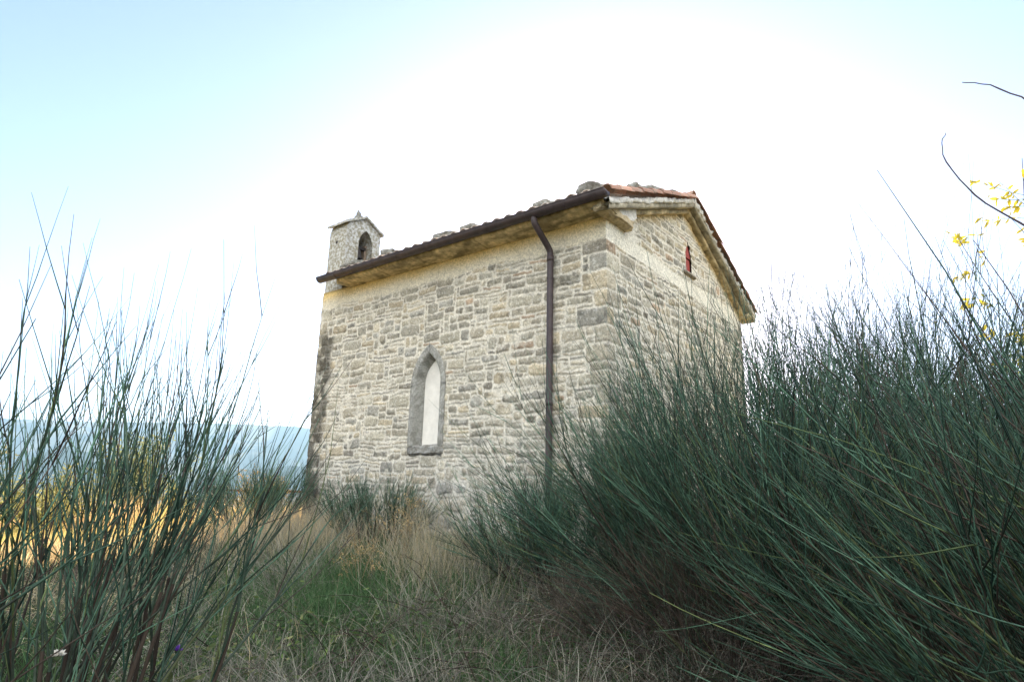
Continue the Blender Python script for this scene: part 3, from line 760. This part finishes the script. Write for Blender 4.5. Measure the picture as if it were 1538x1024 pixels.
# two long arching bare shoots high at the right edge
def shoot(label, pts, r):
    P = [Vector(p) for p in pts]; mb_ = MB(); fine = []
    for i in range(len(P)-1):
        p0 = P[max(i-1, 0)]; p1 = P[i]; p2 = P[i+1]; p3 = P[min(i+2, len(P)-1)]
        for k in range(5):
            t = k/5; fine.append(.5*((2*p1)+(p2-p0)*t+(2*p0-5*p1+4*p2-p3)*t*t+(3*p1-p0-3*p2+p3)*t**3))
    fine.append(P[-1]); n = len(fine)
    rk = random.Random(len(label)); fine = [q_+Vector((rk.uniform(-1, 1), 0, rk.uniform(-1, 1)))*.006 for q_ in fine]
    mb_.tube(fine, r, 6, rr=[r*(1-.75*i/(n-1))*(1+.18*(i % 4 == 0)) for i in range(n)])
    o_ = mb_.build('bare_shoot', MWOOD2, None, smooth=True); tag(o_, label, 'shoot', 'bare arching shoots'); return o_
MWOOD2 = mat('purple_brown_bark', (.10, .07, .07), .7, noise=(30, .7, 1.3))
shoot('highest bare shoot arching in from the upper right frame edge', [(2.9, 2.2, 0), (3.0, 2.4, 1.2), (2.95, 2.62, 2.5), (2.78, 2.75, 3.10), (2.56, 2.80, 3.34), (2.38, 2.82, 3.39)], .009)
shoot('bare shoot with a hooked tip below the highest arching shoot', [(2.9, 2.2, 0), (2.8, 2.5, 1.1), (2.85, 2.75, 2.25), (2.64, 2.85, 2.55), (2.40, 2.88, 2.76), (2.28, 2.9, 3.0), (2.31, 2.9, 3.13)], .008)

# sapling with backlit yellow leaves at the right edge
def leafmesh(n, pos, dirs, size, rng, fold=.25):
    """pointed leaves: 6 verts, 4 quads-ish (2 quads per half)"""
    d = unit(dirs); s_ = unit(np.cross(d, rng.normal(size=d.shape))); u_ = np.cross(s_, d)
    ts = np.array([0, .35, .72, 1.0]); ws = np.array([.03, .20, .15, .0])
    V = []
    for t, w in zip(ts, ws):
        c = pos+d*(t*size)[:, None]-u_*(.18*t*t*size)[:, None]
        for k in (-1, 0, 1): V.append(c+s_*(k*w*size)[:, None]+u_*(abs(k)*fold*w*size)[:, None])
    V = np.stack(V, 1)
    f = []
    for r in range(3):
        for k in range(2): f.append([r*3+k, r*3+k+1, r*3+k+4, r*3+k+3])
    F = (np.arange(n)[:, None, None]*12+np.array(f)[None]).reshape(-1, 4)
    return V.reshape(-1, 3), F
def sapling():
    rng = np.random.default_rng(77)
    x, y = 5.3, 5.35
    root = tag(empty('yellow_leaved_sapling', (x, y, float(gz(x, y)))), 'slender sapling with bright yellow autumn leaves at the right frame edge', 'tree')
    T = grow(rng, np.zeros((3, 3)), np.array([[-.06, 0, 1], [.02, .05, 1], [.10, -.03, 1.]]), np.array([4.5, 4.0, 3.7]), 9, .05)
    V, F, C = tubes(T, np.array([.02, .016, .014]), np.full(3, .003), 6, np.full((3, 3), .09))
    link('trunk', npmesh('trunk', V, F, C), MWOOD, root)
    P, D, _ = spawn(rng, T, 22, .40, .98, 35, 80, False)
    A = grow(rng, P, D, rng.uniform(.25, .6, len(P)), 5, .08, (0, 0, .02))
    V, F, C = tubes(A, np.full(len(A), .0035), np.full(len(A), .0012), 4, np.full((len(A), 3), .10))
    link('twigs', npmesh('twigs', V, F, C), MWOOD, root)
    P, D, _ = spawn(rng, A, 12, .1, 1, 30, 75, False); D[:, 2] -= .35
    V, F = leafmesh(len(P), P, D, rng.uniform(.06, .10, len(P)), rng)
    link('leaves', npmesh('leaves', V, F), MLEAF, root)
sapling()

# ------------------------------------------------------------------ grass (stuff)
def inchapel(x, y, m_=.02):
    lx, ly = w2l(x, y); return (lx > -m_) & (lx < WW+m_) & (ly > -m_) & (ly < LL+m_)
def scatter(rng, n, r0, r1, a0, a1):
    r = np.sqrt(rng.uniform(r0*r0, r1*r1, n)); a = np.radians(rng.uniform(a0, a1, n))
    x = r*np.sin(a); y = r*np.cos(a); k = ~inchapel(x, y); return x[k], y[k]
def blades(name, label, x, y, L_, w, colf, rng, lean=.5, droop=.12, K=6, mat_=None, tube=False):
    n = len(x); P = np.stack([x, y, gz(x, y)-.01], 1)
    D = np.stack([rng.normal(0, lean, n), rng.normal(0, lean, n), np.ones(n)], 1)
    A = grow(rng, P, D, L_, K, .10, (0, 0, -droop))
    if tube: V, F, C = tubes(A, w*.5, w*.2, 3, colf(x, y, n))
    else: V, F, C = ribbons(A, w, colf(x, y, n), rng)
    o_ = link(name, npmesh(name, V, F, C), mat_ or MGRASS); tag(o_, label, 'grass', kind='stuff'); return o_
rg = np.random.default_rng(3)
def near_clear(x, y):   # keep blades from standing right in front of the lens
    return np.hypot(x, y) > 1.3
GRN = np.array([.030, .080, .026]); GRN2 = np.array([.085, .145, .065]); STR = np.array([.42, .35, .21]); GREY = np.array([.27, .265, .215])
def mixcol(a, b, jit=.25):
    def f(x, y, n):
        t = rg.random((n, 1)); return (a+(b-a)*t)*(1-jit+2*jit*rg.random((n, 1)))
    return f
# green turf
x, y = scatter(rg, 130000, 2.6, 12.5, -50, 48)
g = fbm(x*.55+2, y*.55+7, 61, 3); gx = np.exp(-((x+1.75)/1.3)**2-((y-6.3)/1.7)**2)
k = (rg.random(len(x)) < .10+.9*gx+.5*sst(.45, .6, g)); x, y = x[k], y[k]
blades('green_grass', 'short green grass covering the ground in front of the chapel', x, y, rg.uniform(.09, .30, len(x)), rg.uniform(.003, .006, len(x)), mixcol(GRN, GRN2), rg, .45, .10, 5)
# dry, matted grass
x, y = scatter(rg, 90000, 2.4, 12.5, -50, 48)
g = fbm(x*.7+22, y*.7+7, 63, 3); k = rg.random(len(x)) < .05+.5*sst(.42, .62, g)*(1-.75*np.exp(-((x+1.75)/1.0)**2-((y-6.3)/1.4)**2)); x, y = x[k], y[k]
blades('dry_grass', 'bleached curling dry grass between the broom bushes', x, y, rg.uniform(.14, .50, len(x)), rg.uniform(.002, .005, len(x)), mixcol(GREY*.55, STR), rg, .6, .20, 7)
# taller tussocks in patches
def tufts(name, label, spots, cf, lean, droop, w=(.002, .004)):
    X = []; Y = []; Ls = []
    for (cx, cy, n, R_, h) in spots:
        X.append(rg.normal(cx, R_, n)); Y.append(rg.normal(cy, R_, n)); Ls.append(h*rg.uniform(.45, 1.05, n))
    x = np.concatenate(X); y = np.concatenate(Y); l = np.concatenate(Ls); k = ~inchapel(x, y); x, y, l = x[k], y[k], l[k]
    blades(name, label, x, y, l, rg.uniform(*w, len(x)), cf, rg, lean, droop, 8)
tufts('tall_dry_grass', 'tall straw coloured grass stalks standing before the wall foot',
      [(-.95, 6.7, 420, .26, 1.05), (-.75, 6.1, 260, .2, .85), (-.55, 5.4, 90, .25, .75), (.35, 4.9, 80, .4, .7), (-1.3, 4.2, 60, .4, .6), (-2.1, 8.1, 380, .4, .7), (-2.9, 8.8, 600, .5, .7), (-3.3, 9.3, 600, .5, .7), (-3.9, 9.7, 600, .6, .75), (-2.3, 8.0, 260, .3, .8), (-.35, 6.6, 160, .3, .6), (.2, 6.1, 120, .3, .6), (-4.6, 10, 260, .5, .5)], mixcol(STR, GREY*1.1), .22, .06)
tufts('grey_grass_tussock', 'greyish curling grass tussocks at the lower left',
      [(-.9, 3.2, 300, .15, .62), (-.4, 3.5, 260, .13, .60), (.3, 3.4, 300, .16, .62), (.8, 3.3, 260, .15, .6), (-.1, 4.7, 300, .16, .65), (-.7, 5.0, 260, .14, .7), (.5, 5.2, 300, .17, .75), (-.2, 6.0, 260, .16, .75), (-2.2, 6.6, 300, .2, .8), (-1.5, 3.5, 700, .35, .42), (-1.15, 3.9, 500, .35, .40), (-2.0, 4.5, 500, .4, .42), (-2.7, 5.6, 500, .4, .45), (-.5, 3.9, 260, .3, .35), (.6, 4.3, 350, .5, .45), (1.2, 4.0, 350, .5, .5), (-2.9, 6.8, 700, .7, .5), (.1, 5.0, 300, .5, .45)], mixcol(GREY*.45, GREY*1.1), .45, .17, (.003, .0055))
tufts('green_tussock', 'fresh green grass tufts near the dry stalks',
      [(-.6, 4.1, 260, .14, .42), (.0, 3.8, 240, .13, .42), (-1.4, 5.3, 300, .16, .45), (-.2, 5.6, 260, .16, .5), (-.1, 4.1, 500, .5, .36), (-.8, 4.7, 500, .5, .38), (.5, 3.9, 400, .5, .38), (-.9, 5.6, 400, .4, .42), (-1.5, 6.2, 900, .5, .44), (-1.7, 5.4, 800, .45, .42), (-2.1, 6.8, 700, .5, .42), (-.4, 5.2, 300, .4, .4), (.3, 4.7, 260, .4, .45), (-.1, 7.3, 300, .35, .45), (.35, 7.0, 300, .3, .4)], mixcol(GRN, GRN2*1.1), .35, .12, (.003, .006))
# field grass out in the sun on the left and beyond the right-hand brooms
def fieldcol(x, y, n):
    t = sst(.4, .6, fbm(x*.35+5, y*.35+2, 67, 3))[:, None]
    return (np.array([.82, .58, .30])*(1-t)+np.array([.66, .54, .20])*t)*(.7+.6*rg.random((n, 1)))
x, y = scatter(rg, 70000, 10.5, 24, -50, -14)
blades('field_grass', 'sunlit yellow field grass beyond the left hand bushes', x, y, rg.uniform(.12, .35, len(x)), rg.uniform(.006, .012, len(x)), fieldcol, rg, .4, .1, 4, MFIELD)
x, y = scatter(rg, 22000, 9, 20, 20, 52)
blades('meadow_grass', 'sunlit dry grass behind the right hand brooms', x, y, rg.uniform(.12, .35, len(x)), rg.uniform(.006, .012, len(x)), fieldcol, rg, .4, .1, 4, MFIELD)
tufts('golden_stalks', 'tall golden backlit grass stalks standing in the sunlit field',
      [(rg.uniform(-12.5, -5.0), rg.uniform(12.2, 17), 240, .35, rg.uniform(.45, 1.0)) for _ in range(30)], lambda x, y, n: fieldcol(x, y, n)*1.1, .22, .06, (.006, .011))
# dead twigs and bramble runners
def twigs(name, label, spots, L_, r, c, m_=MWOOD, droop=.10, kids=3):
    lst = []
    for (cx, cy, n, R_) in spots:
        x = rg.normal(cx, R_, n); y = rg.normal(cy, R_, n); P = np.stack([x, y, gz(x, y)+rg.uniform(0, .3, n)], 1)
        D = rg.normal(0, 1, (n, 3)); D[:, 2] = np.abs(D[:, 2])*.6+.15
        A = grow(rg, P, D, L_*rg.uniform(.4, 1, n), 7, .14, (0, 0, -droop)); cc = np.array(c)*(.35+1.5*rg.random((n, 1))**2)
        lst.append(tubes(A, np.full(n, r), np.full(n, r*.3), 4, cc))
        if kids:
            P2, D2, i2 = spawn(rg, A, kids, .2, .95, 25, 60, False); B = grow(rg, P2, D2, L_*.35*rg.uniform(.4, 1, len(P2)), 5, .12, (0, 0, -droop*.5))
            lst.append(tubes(B, np.full(len(B), r*.5), np.full(len(B), r*.2), 3, cc[i2]))
    V, F, C = join(lst); o_ = link(name, npmesh(name, V, F, C), m_); tag(o_, label, 'undergrowth', kind='stuff')
twigs('dead_twigs', 'tangle of thin dead grey brown twigs under the brooms', [(1.2, 3.9, 240, .45), (.7, 4.2, 120, .5), (1.8, 3.6, 360, .5), (1.6, 4.6, 300, .5), (2.6, 3.6, 300, .5), (2.2, 2.9, 200, .4), (-.2, 4.2, 130, .5), (-1.6, 2.6, 160, .4)], .62, .0019, (.13, .115, .095))
twigs('bramble_canes', 'dark arching bramble canes low in the grass', [(-.8, 4.2, 26, .5), (.1, 4.4, 26, .6), (-1.5, 4.4, 16, .5), (.2, 7.1, 22, .2), (.7, 4.6, 20, .5)], 1.0, .003, (.045, .028, .025), droop=.16)
# small leaves of weeds and bramble
lst = []
for (cx, cy, n, R_, h, c) in ((-1.2, 4.6, 260, .45, .3, (.10, .15, .04)), (-.7, 4.2, 260, .45, .35, (.05, .08, .03)), (.1, 7.2, 260, .25, .5, (.05, .09, .03)), (.3, 4.6, 200, .6, .3, (.05, .09, .03)), (-1.8, 4.0, 160, .4, .3, (.16, .17, .07)), (-1.6, 2.9, 160, .4, .5, (.10, .13, .05)), (-.9, 5.3, 150, .5, .25, (.08, .14, .04)), (.1, 6.9, 200, .3, .25, (.09, .04, .05))):
    x = rg.normal(cx, R_, n); y = rg.normal(cy, R_, n); P = np.stack([x, y, gz(x, y)+rg.uniform(.02, h, n)], 1)
    V, F = leafmesh(n, P, rg.normal(size=(n, 3))*np.array([1, 1, .5]), rg.uniform(.025, .06, n), rg)
    lst.append((V, F, np.repeat(np.array(c)*(.6+.8*rg.random((n, 1))), 12, 0)))
V, F, C = join(lst); tag(link('weed_leaves', npmesh('weed_leaves', V, F, C), MGLEAF), 'small bramble and weed leaves among the grass', 'undergrowth', kind='stuff')

# dried umbel plant in front of the wall
def dryweed(x, y, h, n, seed, label):
    rng = np.random.default_rng(seed); root = tag(empty('dried_weed', (x, y, float(gz(x, y)))), label, 'plant', 'dried flowering weeds')
    P = np.zeros((n, 3)); D = np.stack([rng.normal(0, .28, n), rng.normal(0, .28, n), np.ones(n)], 1)
    A = grow(rng, P, D, h*rng.uniform(.6, 1, n), 7, .05, (.0, 0, -.02))
    P2, D2, i2 = spawn(rng, A, 7, .5, 1, 15, 50, False); B = grow(rng, P2, D2, h*.22*rng.uniform(.5, 1, len(P2)), 4, .1)
    V, F, C = join([tubes(A, np.full(n, .003), np.full(n, .0015), 4, np.tile(DRY, (n, 1))), tubes(B, np.full(len(B), .0012), np.full(len(B), .0008), 3, np.tile(DRY, (len(B), 1)))])
    link('stalks', npmesh('stalks', V, F, C), MWOOD, root)
    m_ = 9; P3 = np.repeat(B[:, -1], m_, 0)+rng.normal(0, .018, (len(B)*m_, 3)); V, F = leafmesh(len(P3), P3, rng.normal(size=P3.shape), rng.uniform(.012, .028, len(P3)), rng)
    link('dry_seed_heads', npmesh('dry_seed_heads', V, F, np.repeat(np.array([.36, .27, .13])*(.6+.8*rng.random((len(P3), 1))), 12, 0)), MGLEAF, root)  # dry leaf-shaped clusters at the branch tips form the seed heads
dryweed(-1.15, 6.9, .80, 11, 1, 'dried brown weed with bushy seed heads in front of the wall foot broom')
dryweed(-1.45, 6.3, .50, 8, 2, 'shorter dried weed with pale seed heads in the grass')

# thistle flower and a white fluffy seed head among the left broom
def flower(x, y, h, c, label, nm, seed, petals):
    rng = np.random.default_rng(seed); root = tag(empty(nm, (x, y, float(gz(x, y)))), label, 'flower')
    A = grow(rng, np.zeros((1, 3)), np.array([[.05, 0, 1.]]), np.array([h]), 7, .04); V, F, C = tubes(A, np.array([.003]), np.array([.002]), 5, np.array([[.06, .10, .04]]))
    link('stalk', npmesh('stalk', V, F, C), MWOOD, root); tip = A[0, -1]
    m_ = MB(); m_.tube([tip-Vector((0, 0, .01)), tip+Vector((0, 0, .0)), tip+Vector((0, 0, .012))], .01, 8, rr=[.004, .011, .009]); m_.build('flower_base', MGREEN, root, smooth=True)
    n = petals; D = rng.normal(size=(n, 3)); D[:, 2] = np.abs(D[:, 2])+.25
    V, F = leafmesh(n, np.tile(tip+np.array([0, 0, .008]), (n, 1)), D, rng.uniform(.016, .026, n), rng)
    link('petals', npmesh('petals', V, F, np.tile(np.array(c), (len(V), 1))), MGLEAF, root)
MGREEN = mat('calyx_green', (.06, .09, .04), .8)
flower(-1.50, 3.0, .50, (.30, .12, .62), 'small purple thistle flower low behind the left foreground broom', 'thistle_flower', 4, 90)
flower(-1.50, 2.2, .68, (.75, .72, .66), 'white fluffy seed head at the foot of the left broom', 'seed_head', 5, 70)

# ------------------------------------------------------------------ left background: pillar, rail, bushes
def gat(px, depth):  # world x for picture bearing px at depth (plain bearing helper for layout)
    return (px-769)/930*depth
px_, py_ = -8.73, 18.6
root = tag(empty('stone_pillar', (px_, py_, float(gz(px_, py_)))), 'short rough stone fence pillar at the edge of the sunlit field', 'pillar')
mb = MB(); r_ = random.Random(4)
for k in range(4): mb.box((0, 0, .12+k*.215), (.48+r_.uniform(-.03, .03), .46, .205), rz=r_.uniform(-.04, .04), jit=.012, rng=r_)
mb.build('shaft', MROCK, root, bevel=.02, sub=1, rough=.01)
mb = MB(); mb.box((0, 0, .955), (.56, .54, .09), jit=.012, rng=r_); mb.build('cap', MROCK, root, bevel=.015)
root = tag(empty('iron_rail_fence', (px_+.3, py_, float(gz(px_+.3, py_)))), 'rusty iron rail running from the pillar towards the chapel', 'fence')
def rail(z):
    m_ = MB(); m_.tube([(0, 0, z), (1.6, -.15, z+.02), (3.4, -.4, z-.01), (5.2, -.9, z)], .03, 8); return m_.build('rail', MRUST, root, smooth=True)
rail(.86)
for x_, y_ in ((1.7, -.17), (3.5, -.42), (5.1, -.87)):
    m_ = MB(); m_.tube([(x_, y_, -.4), (x_, y_, .92)], .028, 8); m_.build('post', MRUST, root, smooth=True)
# wire mesh under the rail
m_ = MB()
for k in range(40): x_ = .1+k*.125; yy = -.4*(x_/3.4)**1.5; m_.tube([(x_, yy, .1), (x_+.35, yy, .85)], .004, 4, cap=False); m_.tube([(x_+.35, yy, .1), (x_, yy, .85)], .004, 4, cap=False)
m_.build('wire_mesh', MRUST, root)

def leafy(name, label, cat, x, y, h, wd, n, size, c1, c2, seed, group=None, trunk=.05, lo=.15):
    rng = np.random.default_rng(seed); root = tag(empty(name, (x, y, float(gz(x, y)))), label, cat, group)
    nb = 9
    D = np.stack([rng.normal(0, .38*wd/h, nb), rng.normal(0, .38*wd/h, nb), np.ones(nb)], 1)
    A = grow(rng, np.zeros((nb, 3)), D, h*rng.uniform(.6, .95, nb), 8, .07)
    P2, D2, _ = spawn(rng, A, 12, lo, 1, 25, 65, True); B = grow(rng, P2, D2, wd*.42*rng.uniform(.4, 1, len(P2)), 5, .1, (0, 0, .05))
    V, F, C = join([tubes(A, np.full(nb, trunk*.5), np.full(nb, .006), 6, np.tile(BR*1.4, (nb, 1))), tubes(B, np.full(len(B), .008), np.full(len(B), .003), 4, np.tile(BR*1.4, (len(B), 1)))])
    link('trunk', npmesh('trunk', V, F, C), MWOOD, root)
    P3, D3, _ = spawn(rng, B, max(1, n//len(B)), .1, 1, 20, 80, False); P3 = P3+rng.normal(0, .07*wd/2, P3.shape)
    V, F = leafmesh(len(P3), P3, D3, size*rng.uniform(.6, 1.2, len(P3)), rng)
    c1 = np.array(c1); c2 = np.array(c2); cc = c1+(c2-c1)*rng.random((len(P3), 1))
    link('crown', npmesh('crown', V, F, np.repeat(cc, 12, 0)), MGLEAF, root)
leafy('olive_tree', 'young wispy olive like tree rising above the field on the left', 'tree', -9.6, 15.8, 2.1, 1.9, 5200, .085, (.22, .26, .10), (.42, .40, .18), 11)
leafy('round_bush', 'rounded green brown bush in the field near the left edge', 'bush', -9.6, 12.8, 1.25, 1.9, 5200, .075, (.26, .26, .08), (.50, .42, .14), 12, 'bushes in the sunlit field')
leafy('round_bush', 'pale sunlit bush cut by the left frame edge', 'bush', -12.8, 14.5, 1.45, 2.2, 4600, .08, (.20, .21, .10), (.34, .30, .16), 13, 'bushes in the sunlit field')
leafy('round_bush', 'small dark bush between the pillar and the wispy tree', 'bush', -8.0, 14.8, .85, 1.2, 3000, .07, (.20, .22, .07), (.45, .36, .12), 14, 'bushes in the sunlit field')
leafy('round_bush', 'brown leaved bush by the iron rail near the chapel corner', 'bush', -5.4, 13.6, 1.05, 1.5, 3600, .06, (.42, .26, .10), (.28, .26, .09), 15, 'bushes in the sunlit field')

# ------------------------------------------------------------------ haze over the valley
HZ = 1.5e-4
bm = bmesh.new(); bmesh.ops.create_cube(bm, size=1)
for v in bm.verts: v.co = Vector((v.co.x*21000, v.co.y*21000, (-420 if v.co.z < 0 else 760)))
me = bpy.data.meshes.new('haze'); bm.to_mesh(me); bm.free()
hm = bpy.data.materials.new('haze_air'); hm.use_nodes = True; t = hm.node_tree; t.nodes.clear()
o_ = t.nodes.new('ShaderNodeOutputMaterial'); pv = t.nodes.new('ShaderNodeVolumePrincipled')
pv.inputs['Color'].default_value = (.50, .76, 1, 1); pv.inputs['Density'].default_value = HZ; pv.inputs['Anisotropy'].default_value = .3
t.links.new(pv.outputs[0], o_.inputs['Volume'])
hz = link('haze', me, hm); tag(hz, kind='stuff')
